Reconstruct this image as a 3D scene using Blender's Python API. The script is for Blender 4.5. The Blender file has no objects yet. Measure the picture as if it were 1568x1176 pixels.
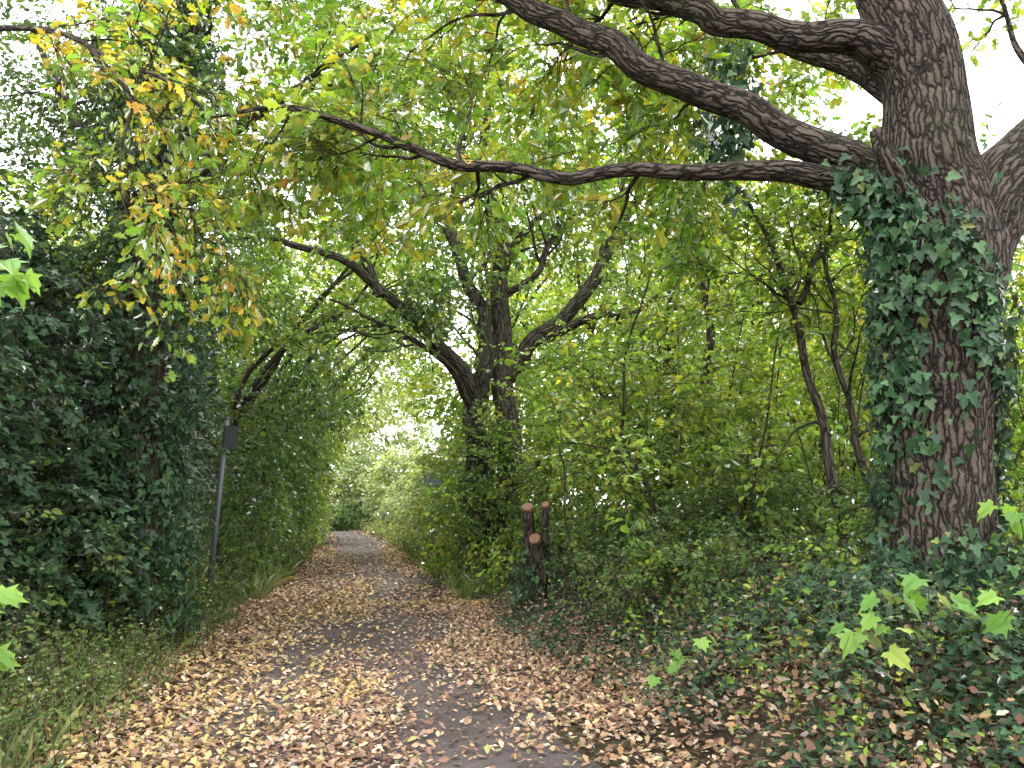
import bpy, math, random
import numpy as np
from mathutils import Vector
import bmesh
rng=np.random.default_rng(11)
random.seed(5)
SC=bpy.context.scene
UP=np.array([0,0,1.0])

# ------------------------------------------------------------ helpers
def nrm(a):
    return a/np.maximum(np.linalg.norm(a,axis=-1,keepdims=True),1e-9)
def rv(n,s=1.0):
    return rng.normal(0,s,(n,3))
_k=np.random.default_rng(3).normal(0,1,(7,3)); _ph=np.random.default_rng(4).random(7)*6.28
def vn(p,f):
    return np.sin((p@_k.T)*f+_ph).sum(axis=-1)/2.6
def pc(y):
    y=np.asarray(y,float)
    q=np.clip(y-34,0,50)
    return .2-.2*y-.0026*q*q-.26*np.clip(y-84,0,None)
def sst(a,b,x):
    t=np.clip((x-a)/(b-a),0,1); return t*t*(3-2*t)
def gz(x,y):
    x=np.asarray(x,float); y=np.asarray(y,float)
    o=x-pc(y)
    h=sst(1.8,4.3,o)*.85+sst(1.9,3.6,-o)*.3
    b=(np.sin(x*1.7+y*.6)+np.sin(y*1.3-x*.8+2)+np.sin(x*3.1+1)*np.sin(y*2.7))*.04
    return h+b*sst(1.7,3,np.abs(o))

def mesh_obj(name,V,F=None,loops=None,sizes=None,mats=(),parent=None,smooth=False,attrs=None):
    me=bpy.data.meshes.new(name)
    if F is not None:
        F=np.asarray(F,np.int32); loops=F.ravel(); sizes=np.full(len(F),F.shape[1],np.int32)
    V=np.asarray(V,np.float32)
    me.vertices.add(len(V)); me.vertices.foreach_set('co',V.ravel())
    me.loops.add(len(loops)); me.loops.foreach_set('vertex_index',np.asarray(loops,np.int32))
    st=np.concatenate([[0],np.cumsum(sizes)[:-1]]).astype(np.int32)
    me.polygons.add(len(sizes)); me.polygons.foreach_set('loop_start',st)
    me.polygons.foreach_set('loop_total',np.asarray(sizes,np.int32))
    me.update(calc_edges=True)
    me.polygons.foreach_set('use_smooth',np.full(len(sizes),smooth,bool))
    for (an,ty,dom,data) in (attrs or []):
        a=me.attributes.new(an,ty,dom)
        a.data.foreach_set('color' if 'COLOR' in ty else 'vector',np.asarray(data,np.float32).ravel())
    for m in mats: me.materials.append(m)
    me.validate()
    ob=bpy.data.objects.new(name,me); SC.collection.objects.link(ob)
    if parent is not None: ob.parent=parent
    return ob

def empty(name):
    e=bpy.data.objects.new(name,None); SC.collection.objects.link(e); return e

# ------------------------------------------------------------ materials
def newmat(name):
    m=bpy.data.materials.new(name); m.use_nodes=True
    nt=m.node_tree; nt.nodes.clear()
    return m,nt,nt.nodes,nt.links
def N(ns,t,**k):
    n=ns.new(t)
    for a,b in k.items(): setattr(n,a,b)
    return n
def leafmat(name,trans=.45,rough=.45,tmul=(1.5,1.6,.8),gloss=.5,gain=1.0):
    m,nt,ns,ln=newmat(name)
    at=N(ns,'ShaderNodeAttribute',attribute_name='lc')
    mul=N(ns,'ShaderNodeVectorMath',operation='SCALE'); ln.new(at.outputs['Color'],mul.inputs[0]); mul.inputs['Scale'].default_value=gain
    df=N(ns,'ShaderNodeBsdfDiffuse'); ln.new(mul.outputs[0],df.inputs['Color'])
    tm=N(ns,'ShaderNodeVectorMath',operation='MULTIPLY'); tm.inputs[1].default_value=tmul
    ln.new(mul.outputs[0],tm.inputs[0])
    tr=N(ns,'ShaderNodeBsdfTranslucent'); ln.new(tm.outputs[0],tr.inputs['Color'])
    mx=N(ns,'ShaderNodeMixShader'); mx.inputs[0].default_value=trans
    ln.new(df.outputs[0],mx.inputs[1]); ln.new(tr.outputs[0],mx.inputs[2])
    gl=N(ns,'ShaderNodeBsdfGlossy'); gl.inputs['Roughness'].default_value=rough
    lw=N(ns,'ShaderNodeFresnel'); lw.inputs['IOR'].default_value=1.35
    gm=N(ns,'ShaderNodeMath',operation='MULTIPLY'); gm.inputs[1].default_value=gloss; ln.new(lw.outputs[0],gm.inputs[0])
    m2=N(ns,'ShaderNodeMixShader'); ln.new(gm.outputs[0],m2.inputs[0]); ln.new(mx.outputs[0],m2.inputs[1]); ln.new(gl.outputs[0],m2.inputs[2])
    out=N(ns,'ShaderNodeOutputMaterial'); ln.new(m2.outputs[0],out.inputs[0])
    return m
M_leaf=leafmat('broadleaf_foliage',.44,.45,(1.6,1.6,.7),.6,1.34)
M_ivy=leafmat('ivy_foliage',.1,.36,(1.2,1.5,.6),1.0,1.12)
M_dead=leafmat('fallen_leaf',.08,.6,(1.2,1.1,.9),.4,.98)

def barkmat(name,dark,light,scale=1.0,green=0.25,strength=1.0,zs=.16):
    m,nt,ns,ln=newmat(name)
    at=N(ns,'ShaderNodeAttribute',attribute_name='bco')
    mp=N(ns,'ShaderNodeMapping'); mp.inputs['Scale'].default_value=(1,1,zs)
    ln.new(at.outputs['Vector'],mp.inputs[0])
    nw=N(ns,'ShaderNodeTexNoise'); nw.inputs['Scale'].default_value=7*scale; nw.inputs['Detail'].default_value=4
    ln.new(at.outputs['Vector'],nw.inputs['Vector'])
    wa=N(ns,'ShaderNodeVectorMath',operation='MULTIPLY_ADD'); wa.inputs[1].default_value=(.09,.09,.03)
    ln.new(nw.outputs['Color'],wa.inputs[0]); ln.new(mp.outputs[0],wa.inputs[2])
    vo=N(ns,'ShaderNodeTexVoronoi',feature='DISTANCE_TO_EDGE'); vo.inputs['Scale'].default_value=24*scale
    ln.new(wa.outputs[0],vo.inputs['Vector'])
    r1=N(ns,'ShaderNodeMapRange'); r1.inputs[1].default_value=.0; r1.inputs[2].default_value=.3
    ln.new(vo.outputs['Distance'],r1.inputs[0])
    n2=N(ns,'ShaderNodeTexNoise'); n2.inputs['Scale'].default_value=60*scale; n2.inputs['Detail'].default_value=6; n2.inputs['Roughness'].default_value=.7
    ln.new(mp.outputs[0],n2.inputs['Vector'])
    ad=N(ns,'ShaderNodeMath',operation='MULTIPLY_ADD'); ad.inputs[1].default_value=.8
    ln.new(n2.outputs['Fac'],ad.inputs[0]); ln.new(r1.outputs[0],ad.inputs[2])
    cr=N(ns,'ShaderNodeValToRGB'); e=cr.color_ramp.elements
    e[0].position=.35; e[0].color=(dark[0]*.2,dark[1]*.2,dark[2]*.2,1)
    e[1].position=1.0; e[1].color=(*light,1)
    el=cr.color_ramp.elements.new(.62); el.color=(*dark,1)
    ln.new(ad.outputs[0],cr.inputs[0])
    n3=N(ns,'ShaderNodeTexNoise'); n3.inputs['Scale'].default_value=2.2; n3.inputs['Detail'].default_value=4
    ln.new(at.outputs['Vector'],n3.inputs['Vector'])
    r3=N(ns,'ShaderNodeMapRange'); r3.inputs[1].default_value=.5; r3.inputs[2].default_value=.7; r3.inputs[4].default_value=green
    ln.new(n3.outputs['Fac'],r3.inputs[0])
    mg=N(ns,'ShaderNodeMixRGB'); mg.inputs[2].default_value=(.055,.06,.03,1)
    ln.new(r3.outputs[0],mg.inputs[0]); ln.new(cr.outputs[0],mg.inputs[1])
    bp=N(ns,'ShaderNodeBump'); bp.inputs['Strength'].default_value=strength; bp.inputs['Distance'].default_value=.05
    ln.new(ad.outputs[0],bp.inputs['Height'])
    pb=N(ns,'ShaderNodeBsdfPrincipled'); pb.inputs['Roughness'].default_value=.9; pb.inputs['Specular IOR Level'].default_value=.15
    ln.new(mg.outputs[0],pb.inputs['Base Color']); ln.new(bp.outputs[0],pb.inputs['Normal'])
    out=N(ns,'ShaderNodeOutputMaterial'); ln.new(pb.outputs[0],out.inputs[0])
    return m
M_bark=barkmat('oak_bark',(.040,.030,.024),(.14,.108,.086),1.0,.35,1.0)
M_bark2=barkmat('grey_bark',(.034,.027,.021),(.10,.084,.064),.8,.5,.7)
def plain(name,col,rough=.5,metal=0):
    m,nt,ns,ln=newmat(name)
    geo=N(ns,'ShaderNodeNewGeometry')
    no=N(ns,'ShaderNodeTexNoise'); no.inputs['Scale'].default_value=12; no.inputs['Detail'].default_value=4
    ln.new(geo.outputs['Position'],no.inputs['Vector'])
    mx=N(ns,'ShaderNodeMixRGB'); mx.inputs[1].default_value=(*[c*.5 for c in col],1); mx.inputs[2].default_value=(*col,1)
    ln.new(no.outputs['Fac'],mx.inputs[0])
    pb=N(ns,'ShaderNodeBsdfPrincipled'); pb.inputs['Roughness'].default_value=rough; pb.inputs['Metallic'].default_value=metal
    ln.new(mx.outputs[0],pb.inputs['Base Color'])
    out=N(ns,'ShaderNodeOutputMaterial'); ln.new(pb.outputs[0],out.inputs[0])
    return m
m_,nt_,ns_,ln_=newmat('twig_bark'); d_=N(ns_,'ShaderNodeBsdfDiffuse'); d_.inputs[0].default_value=(.055,.043,.03,1)
o_=N(ns_,'ShaderNodeOutputMaterial'); ln_.new(d_.outputs[0],o_.inputs[0]); M_twig=m_
def groundmat(name,cols,scale,bump=.6,lo=.55,hi=1.3):
    m,nt,ns,ln=newmat(name)
    geo=N(ns,'ShaderNodeNewGeometry')
    vo=N(ns,'ShaderNodeTexVoronoi'); vo.inputs['Scale'].default_value=scale
    ln.new(geo.outputs['Position'],vo.inputs['Vector'])
    cr=N(ns,'ShaderNodeValToRGB'); cr.color_ramp.interpolation='LINEAR'
    els=cr.color_ramp.elements
    els[0].color=(*cols[0],1); els[1].color=(*cols[-1],1)
    for i,c in enumerate(cols[1:-1]):
        el=els.new((i+1)/(len(cols)-1)); el.color=(*c,1)
    sp=N(ns,'ShaderNodeSeparateColor'); ln.new(vo.outputs['Color'],sp.inputs[0]); ln.new(sp.outputs[0],cr.inputs[0])
    no=N(ns,'ShaderNodeTexNoise'); no.inputs['Scale'].default_value=1.3; no.inputs['Detail'].default_value=8; no.inputs['Roughness'].default_value=.7
    ln.new(geo.outputs['Position'],no.inputs['Vector'])
    mr=N(ns,'ShaderNodeMapRange'); mr.inputs[1].default_value=.3; mr.inputs[2].default_value=.7; mr.inputs[3].default_value=lo; mr.inputs[4].default_value=hi
    ln.new(no.outputs['Fac'],mr.inputs[0])
    mul=N(ns,'ShaderNodeVectorMath',operation='SCALE'); ln.new(cr.outputs[0],mul.inputs[0]); ln.new(mr.outputs[0],mul.inputs['Scale'])
    n2=N(ns,'ShaderNodeTexNoise'); n2.inputs['Scale'].default_value=60; n2.inputs['Detail'].default_value=6
    ln.new(geo.outputs['Position'],n2.inputs['Vector'])
    bp=N(ns,'ShaderNodeBump'); bp.inputs['Strength'].default_value=bump; bp.inputs['Distance'].default_value=.02
    ln.new(n2.outputs['Fac'],bp.inputs['Height'])
    pb=N(ns,'ShaderNodeBsdfPrincipled'); pb.inputs['Roughness'].default_value=.9; pb.inputs['Specular IOR Level'].default_value=.2
    ln.new(mul.outputs[0],pb.inputs['Base Color']); ln.new(bp.outputs[0],pb.inputs['Normal'])
    out=N(ns,'ShaderNodeOutputMaterial'); ln.new(pb.outputs[0],out.inputs[0])
    return m
M_ground=groundmat('woodland_soil',[(.02,.014,.009),(.05,.035,.02),(.03,.03,.012),(.08,.05,.03)],24)
M_path=groundmat('worn_path',[(.062,.048,.046),(.088,.07,.067),(.072,.057,.054),(.105,.083,.078)],90,.5,.6,1.25)

# ------------------------------------------------------------ leaf templates
def sym(half,fold=.3,droop=.2):
    h=np.array(half,float); n=len(h)
    inner=h[1:-1]; mir=inner[::-1]*np.array([-1,1])
    P=np.vstack([h,mir])
    z=fold*np.abs(P[:,0])-droop*P[:,1]**2
    V=np.column_stack([P,z])
    f1=list(range(n)); f2=[0,n-1]+list(range(n,n+len(mir)))
    return V,[f1,f2]
T_ov=sym([(0,0),(.27,.25),(.28,.6),(0,1)])
T_oak=sym([(0,0),(.08,.22),(.27,.36),(.15,.48),(.33,.64),(.17,.76),(.18,.92),(0,1)],.3,.25)
T_ivy=sym([(0,0),(.26,-.16),(.52,.2),(.25,.36),(.24,.6),(0,1)],.15,.1)
T_map=sym([(0,0),(.2,-.12),(.48,-.06),(.34,.14),(.66,.46),(.36,.42),(.3,.72),(.13,.74),(0,1.05)],.12,.25)
T_gr=sym([(0,0),(.016,.3),(.012,.7),(0,1)],.3,.45)
T_dead=sym([(0,0),(.22,.2),(.18,.34),(.34,.55),(.2,.75),(0,1)],.35,-.25)

NL=0
class Foliage:
    def __init__(s): s.p=[];s.d=[];s.n=[];s.s=[];s.c=[]
    def add(s,p,d,n,sz,c):
        s.p.append(p);s.d.append(d);s.n.append(n);s.s.append(sz);s.c.append(c)
    def build(s,name,tmpl,mat,parent=None):
        global NL
        if not s.p: return None
        P=np.vstack(s.p);D=nrm(np.vstack(s.d));Nn=np.vstack(s.n);S=np.concatenate(s.s);C=np.vstack(s.c)
        Z=nrm(Nn-(Nn*D).sum(1,keepdims=True)*D); X=np.cross(D,Z)
        tv,tf=tmpl; k=len(tv); n=len(P); NL+=n
        curl=rng.uniform(.2,1.9,n)
        V=P[:,None,:]+S[:,None,None]*(tv[None,:,0,None]*X[:,None,:]+tv[None,:,1,None]*D[:,None,:]+(tv[None,:,2,None]*curl[:,None,None])*Z[:,None,:])
        V=V.reshape(-1,3)
        tl=np.concatenate([np.array(f) for f in tf]); ts=np.array([len(f) for f in tf])
        loops=(tl[None,:]+(np.arange(n)*k)[:,None]).ravel(); sizes=np.tile(ts,n)
        fc=np.repeat(C,len(tf),axis=0)*rng.uniform(.9,1.1,(n*len(tf),1))
        fc=np.column_stack([fc,np.ones(len(fc))])
        return mesh_obj(name,V,loops=loops,sizes=sizes,mats=[mat],parent=parent,attrs=[('lc','FLOAT_COLOR','FACE',fc)])

def pal(colors,weights,n):
    c=np.array(colors); w=np.array(weights,float); w/=w.sum()
    return c[rng.choice(len(c),n,p=w)]
P_OAK=([(.14,.25,.03),(.10,.19,.025),(.25,.31,.035),(.42,.34,.04),(.42,.22,.04),(.07,.13,.02)],[6,5,4.5,2.2,.6,1.6])
P_MID=([(.11,.20,.03),(.08,.155,.03),(.19,.26,.04),(.38,.34,.05),(.05,.11,.03)],[5,5,3.6,1.4,1.8])
P_THK=([(.13,.225,.03),(.085,.165,.025),(.23,.31,.04),(.42,.38,.05),(.05,.11,.02)],[5,5,4,1.6,2])
P_GLOW=([(.165,.26,.035),(.12,.21,.03),(.28,.33,.045),(.42,.38,.05),(.07,.13,.03)],[5,4.5,3.6,1.7,1.3])  # brighter, yellower leaves: sunlight and distance glow put into the colour
P_HAW=([(.055,.11,.028),(.04,.085,.022),(.11,.17,.035),(.22,.22,.04)],[5,4,3.5,.9])
P_IVY=([(.025,.06,.026),(.04,.09,.034),(.018,.043,.02),(.07,.13,.05),(.12,.14,.04)],[5,5,3,2,.4])
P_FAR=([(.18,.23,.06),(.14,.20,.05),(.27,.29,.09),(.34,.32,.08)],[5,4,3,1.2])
P_PALE=([(.25,.30,.15),(.20,.26,.12),(.32,.35,.19)],[5,4,3])  # paler leaf colour stands in for the bright light at the far opening
P_YEL=([(.52,.38,.05),(.38,.38,.05),(.55,.30,.05),(.2,.27,.03)],[4,3,3,2])
P_MAP=([(.10,.20,.04),(.15,.25,.05),(.24,.30,.06)],[4,4,1.5])
P_LIT=([(.44,.27,.17),(.54,.38,.20),(.20,.105,.07),(.58,.44,.31),(.30,.30,.10),(.46,.26,.12),(.30,.17,.11)],[6,3,4.4,3.8,1,1.8,5])
P_VERGE=([(.08,.14,.035),(.12,.18,.05),(.2,.2,.07),(.06,.10,.03),(.25,.22,.1)],[5,4,1.5,3,.7])

def sprays(fo,tw,O,D,L,K,ls,palette,W=.38,droop=.25,nb=.55,szv=.3,mixc=.35,out=None):
    S=len(O); D=nrm(D); L=np.broadcast_to(L,(S,)).astype(float)
    A=nrm(np.cross(D,UP+rv(S,.15)))
    t=rng.random((S,K))**.75
    lat=(rng.random((S,K))*2-1)*W*(1.05-.6*t)*L[:,None]
    P=O[:,None]+D[:,None]*(L[:,None]*t)[...,None]+A[:,None]*lat[...,None]
    P[...,2]-=droop*(t**2)*L[:,None]+.25*droop*np.abs(lat)
    P+=rng.normal(0,.05,P.shape)*L[:,None,None]
    sg=np.sign(lat)[...,None]
    d=D[:,None]*.6+A[:,None]*sg*.8+rng.normal(0,.35,P.shape); d[...,2]-=.3
    nn=UP+rng.normal(0,nb,P.shape)
    if out is not None: nn=nn*.55+out[:,None]*.9
    sc=pal(*palette,S)[:,None]; lc=pal(*palette,S*K).reshape(S,K,3)
    c=sc*(1-mixc)+lc*mixc
    c=c*rng.uniform(.66,1.28,(S,K,1))*rng.uniform(.75,1.15,(S,1,1))
    sz=ls*rng.uniform(1-szv,1+szv,(S,K))*rng.uniform(.85,1.1,(S,1))
    fo.add(P.reshape(-1,3),d.reshape(-1,3),nn.reshape(-1,3),sz.ravel(),c.reshape(-1,3))
    if tw is not None:
        E=O+D*L[:,None]; M=O+D*(L*.5)[:,None]; M[:,2]-=droop*.25*L; E[:,2]-=droop*L
        tw.append((O,M,np.full(S,.006),np.full(S,.004))); tw.append((M,E,np.full(S,.004),np.full(S,.002)))

def sticks(name,segs,mat,parent=None,k=3):
    A=np.vstack([s[0] for s in segs]);B=np.vstack([s[1] for s in segs])
    ra=np.concatenate([s[2] for s in segs]);rb=np.concatenate([s[3] for s in segs])
    n=len(A); d=nrm(B-A); h=np.where(np.abs(d[:,2:3])>.9,np.array([[1,0,0.]]),UP[None])
    u=nrm(np.cross(d,h)); v=np.cross(d,u)
    V=np.zeros((n,2*k,3))
    for i in range(k):
        a=6.2832*i/k; o=u*math.cos(a)+v*math.sin(a)
        V[:,i]=A+o*ra[:,None]; V[:,k+i]=B+o*rb[:,None]
    F=np.array([[i,(i+1)%k,k+(i+1)%k,k+i] for i in range(k)])
    F=(F[None]+(np.arange(n)*2*k)[:,None,None]).reshape(-1,4)
    return mesh_obj(name,V.reshape(-1,3),F=F,mats=[mat],parent=parent,smooth=True)

class Wood:
    def __init__(s): s.V=[];s.F=[];s.B=[];s.n=0
    def tube(s,pts,rad,k=10,ridge=0.0,wob=0.0,sub=4):
        pts=np.array(pts,float); rad=np.array(rad,float)
        if len(pts)>2 and sub>1:
            Q=np.vstack([2*pts[0]-pts[1],pts,2*pts[-1]-pts[-2]]); R=[];RR=[]
            for i in range(1,len(Q)-2):
                for j in range(sub):
                    t=j/sub
                    R.append(.5*((2*Q[i])+(-Q[i-1]+Q[i+1])*t+(2*Q[i-1]-5*Q[i]+4*Q[i+1]-Q[i+2])*t*t+(-Q[i-1]+3*Q[i]-3*Q[i+1]+Q[i+2])*t**3))
                    RR.append(rad[i-1]*(1-t)+rad[i]*t)
            R.append(pts[-1]);RR.append(rad[-1]); pts=np.array(R);rad=np.array(RR)
        m=len(pts)
        if wob>0:
            ph=rng.random(6)*6.28; tt=np.linspace(0,1,m)*m*.35
            w=np.column_stack([np.sin(tt*1.3+ph[0])+.6*np.sin(tt*3.1+ph[1]),np.sin(tt*1.1+ph[2])+.6*np.sin(tt*2.7+ph[3]),np.sin(tt*1.5+ph[4])])
            w*=np.sin(np.linspace(0,1,m)*3.1416)[:,None]
            pts=pts+w*wob
        T=np.gradient(pts,axis=0); T=nrm(T)
        ref=np.array([0,1.0,0]) if abs(T[0][1])<.8 else np.array([1.0,0,0])
        u=nrm(np.cross(T[0],ref)); ln=np.concatenate([[0],np.cumsum(np.linalg.norm(np.diff(pts,axis=0),axis=1))])
        off=rng.random()*50
        th=np.arange(k)*2*np.pi/k
        V=np.zeros((m,k,3));B=np.zeros((m,k,3))
        for i in range(m):
            u=nrm(u-np.dot(u,T[i])*T[i]); v=np.cross(T[i],u)
            c=np.cos(th);sn=np.sin(th)
            r=rad[i]*np.ones(k)
            if ridge>0:
                z=ln[i]
                r=r*(1+ridge*(.5*np.sin(3*th+z*1.7+off)+.4*np.sin(5*th-z*2.3+off)+.35*np.sin(2*th+z*3+off*2)+.3*np.sin(9*th+z*2.0)+.25*np.sin(14*th-z*3)+(.35*np.sin(23*th+2*np.sin(z*2.5)) if k>50 else 0)))
            V[i]=pts[i]+u*(r*c)[:,None]+v*(r*sn)[:,None]
            rr=max(rad[i],.02)
            B[i]=np.column_stack([rr*c+off,rr*sn,np.full(k,ln[i])])
        base=s.n; idx=np.arange(m*k).reshape(m,k)+base
        a=idx[:-1];b=idx[1:]
        F=np.stack([a,np.roll(a,-1,1),np.roll(b,-1,1),b],-1).reshape(-1,4)
        s.V.append(V.reshape(-1,3));s.B.append(B.reshape(-1,3));s.F.append(F); s.n+=m*k
        tip=pts[-1]+T[-1]*rad[-1]*.5
        s.V.append(tip[None]);s.B.append(B[-1][:1]); e=idx[-1]
        s.F.append(np.stack([e,np.roll(e,-1),np.full(k,s.n),np.full(k,s.n)],-1)); s.n+=1
        return pts,rad
    def build(s,name,mat,parent=None):
        V=np.vstack(s.V);F=np.vstack(s.F)
        quad=F[:,2]!=F[:,3]
        sizes=np.where(quad,4,3); mask=np.ones(F.shape,bool); mask[:,3]=quad
        return mesh_obj(name,V,loops=F[mask],sizes=sizes,mats=[mat],parent=parent,smooth=True,attrs=[('bco','FLOAT_VECTOR','POINT',np.vstack(s.B))])

def grow(w,p,d,L,r,depth,tips,bias=(0,0,.15),curv=.28,ch=4):
    n=6; pts=[np.array(p,float)]; d=nrm(np.array(d,float)); ds=[d]
    for i in range(n):
        d=nrm(d+rng.normal(0,curv,3)*.8+np.array(bias)*.5)
        pts.append(pts[-1]+d*L/n); ds.append(d)
    rad=np.linspace(r,r*.35,n+1)
    w.tube(pts,rad,k=6 if r<.06 else 9,sub=2 if r<.03 else 3)
    if depth<=0:
        for i in (2,3,4,5,6): tips.append((pts[i],ds[i]))
        return
    for c in range(ch):
        i=rng.integers(2,n+1); b=nrm(np.cross(ds[i],rng.normal(0,1,3)))
        grow(w,pts[i],nrm(ds[i]*.7+b*.8),L*rng.uniform(.45,.75),rad[i]*.6,depth-1,tips,bias,curv,ch)
    tips.append((pts[-1],ds[-1]))

def side_branches(w,pts,rad,n,L,depth,tips,t0=.2,t1=1.0,bias=(0,0,.15),rmax=.05,ch=3,back=False):
    m=len(pts)
    for j in range(n):
        i=int((t0+(t1-t0)*rng.random())*(m-2)); T=nrm(pts[i+1]-pts[i])
        b=np.cross(T,rng.normal(0,1,3)); b=nrm(b); b[2]=b[2]*.8+.15
        if back: b[1]=abs(b[1])+.3
        grow(w,pts[i],nrm(T*.6+b),L*rng.uniform(.6,1.2),min(rad[i]*.5,rmax),depth,tips,bias,.28,ch)

def ell(c,r,n,shell=.45,nf=1.1,thr=-.35):
    d=nrm(rv(n*2)); t=rng.random(n*2)**(1/3.); t=t*(1-shell)+shell*rng.random(n*2)**.25
    lump=1+.16*vn(d*2.2+np.array(c),1.0)[:,None]
    P=np.array(c)+d*t[:,None]*np.array(r)*lump
    keep=vn(P,nf)>thr
    P=P[keep][:n]; d=d[keep][:n]
    g=gz(P[:,0],P[:,1])+.05; k=P[:,2]>g
    return P[k],nrm(d[k]/np.array(r))
def inpath(P,w=1.5,h=2.3):
    return (np.abs(P[:,0]-pc(P[:,1]))<w)&(P[:,2]<h)
def volume(fo,tw,c,r,n,K,ls,palette,L=.5,shell=.45,thr=-.35,outn=False,droop=.25,nf=1.1,clear=(1.6,2.4),dirup=-.05,W=.38):
    P,d=ell(c,r,n,shell,nf,thr)
    m=~inpath(P,*clear); P=P[m];d=d[m]
    D=nrm(d*.8+rv(len(P),.5)+np.array([0,0,dirup]))
    sprays(fo,tw,P-D*L*.4,D,L*rng.uniform(.7,1.3,len(P)),K,ls,palette,out=d if outn else None,droop=droop,W=W)

# ------------------------------------------------------------ ground & path
os_=np.concatenate([-np.geomspace(400,7,24),np.linspace(-6.8,6.8,90),np.geomspace(7,400,24)])
ys_=np.concatenate([-np.geomspace(300,3,14),np.linspace(-2.5,30,150),np.linspace(30.5,100,90),np.geomspace(102,600,18)])
OO,YY=np.meshgrid(os_,ys_); XX=pc(YY)+OO
V=np.column_stack([XX.ravel(),YY.ravel(),gz(XX,YY).ravel()])
I=np.arange(XX.size).reshape(XX.shape)
F=np.stack([I[:-1,:-1],I[:-1,1:],I[1:,1:],I[1:,:-1]],-1).reshape(-1,4)
mesh_obj('ground',V,F=F,mats=[M_ground],smooth=True)
ys=np.linspace(-3,95,250)
wl=-1.5+.16*np.sin(ys*.9)+.09*np.sin(ys*2.3); wr=1.5+.16*np.sin(ys*.7+1)+.09*np.sin(ys*2.9)
rows=np.stack([np.column_stack([pc(ys)+wl+(wr-wl)*t,ys,np.full(len(ys),.008)]) for t in np.linspace(0,1,7)],1)
I=np.arange(len(ys)*7).reshape(len(ys),7)
F=np.stack([I[:-1,:-1],I[:-1,1:],I[1:,1:],I[1:,:-1]],-1).reshape(-1,4)
mesh_obj('path',rows.reshape(-1,3),F=F,mats=[M_path],smooth=True)

fo=Foliage()
def litter(n,y0,y1,o0,o1,ls,dens,pw=1.0):
    y=y0+(y1-y0)*rng.random(n)**pw; o=rng.uniform(o0,o1,n); x=pc(y)+o
    keep=rng.random(n)<dens(o,y,x); x=x[keep];y=y[keep]; n=len(x)
    z=gz(x,y)+.014+rng.random(n)*.03
    a=rng.random(n)*6.28
    d=np.column_stack([np.cos(a),np.sin(a),rng.normal(0,.25,n)])
    nn=UP+rv(n,.36)
    c=pal(*P_LIT,n)*rng.uniform(.5,1.22,(n,1))
    yl=(vn(np.column_stack([x,y,y*0]),.8)>.4-.25*sst(9,14,y))[:,None]&(rng.random((n,1))<.45)
    c=np.where(yl,c*.5+np.array([.52,.38,.12])*.5,c)
    fo.add(np.column_stack([x,y,z]),d,nn,ls*rng.uniform(.5,1.4,n),c)
def dpath(o,y,x):
    p=np.column_stack([x,y,y*0])
    wander=.25*np.sin(y*.45)+.16*vn(p,1.9)
    centre=np.exp(-(np.abs((o-.5-wander)/.54))**3)
    base=.95-.76*centre-.35*np.exp(-((o+.75+.1*vn(p,1.4))/.3)**2)
    base=base*np.clip(1+.55*vn(p,1.6),.15,1.5)
    far=sst(22,30,y); base=base*(1-far)+far*(.02+.5*(np.abs(o)>.9))
    return base*(1-.6*sst(1.9,4.2,o))*(1-.7*sst(2.2,3.5,-o))
litter(90000,3.2,14,-3.4,4.8,.053,dpath,1.25)
litter(44000,12,34,-3.4,4,.076,dpath)
litter(9000,30,60,-3,3,.13,dpath)
fo.build('fallen_leaves',T_dead,M_dead)

# ------------------------------------------------------------ OAK (right foreground)
oak=empty('oak_tree'); w=Wood(); tips=[]
w.tube([(3.32,6.05,.1),(3.27,6,.75),(3.25,6,1.1),(3.3,6,2.0),(3.4,6,3.03),(3.52,6.02,3.6),(3.48,6.03,4.1),(3.42,6,4.45),(3.44,6,4.99),(3.38,6,5.5),(3.22,6.05,6.15),(3.0,6.2,7.2),(2.9,6.3,8.6),(3.1,6.4,10.2)],
       [.55,.42,.37,.36,.40,.46,.42,.36,.31,.32,.27,.24,.19,.1],k=160,ridge=.035,sub=12)
p,r=w.tube([(3.5,6,3.3),(3.75,5.98,3.85),(4.0,5.98,4.2),(4.3,6,4.5),(5.0,6.1,5.25),(5.9,6.2,6.6),(6.6,6.4,8.2)],[.34,.33,.30,.27,.21,.16,.08],k=80,ridge=.03,sub=8)
side_branches(w,p,r,6,1.6,1,tips,t0=.5)
LA=w.tube([(3.38,6,5.25),(3.1,5.98,5.42),(2.8,5.97,5.54),(2.3,5.97,5.56),(1.76,6,5.70),(1.42,6,5.85),(.98,6.1,6.05),(.3,6.4,6.55),(-.6,6.8,7.1)],[.24,.17,.14,.12,.11,.10,.09,.06,.03],k=20,ridge=.06,wob=.03,sub=6)
LB=w.tube([(3.35,6,3.95),(2.95,5.95,4.3),(2.46,5.93,4.54),(1.98,5.95,4.82),(1.45,6,5.12),(.91,6,5.38),(.42,6,5.70),(-.02,6.05,5.96),(-.8,6.2,6.4),(-1.7,6.6,7.1)],[.26,.17,.135,.13,.12,.11,.10,.09,.07,.03],k=20,ridge=.06,wob=.03,sub=6)
LC=w.tube([(3.3,6,4.0),(2.75,5.9,4.22),(2.33,5.85,4.23),(1.85,5.9,4.33),(1.16,6,4.33),(.51,6,4.3),(.09,6,4.34),(-.4,6,4.41),(-.78,6,4.5),(-1.21,6,4.73),(-1.93,6,4.9),(-2.5,6,4.82)],[.17,.11,.095,.078,.06,.055,.05,.045,.038,.032,.024,.01],k=14,ridge=.06,wob=.03,sub=6)
w.tube([(3.05,5.75,4.05),(2.88,5.62,4.28),(2.83,5.6,4.5)],[.09,.07,.055],k=12,ridge=.12,sub=4)
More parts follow.
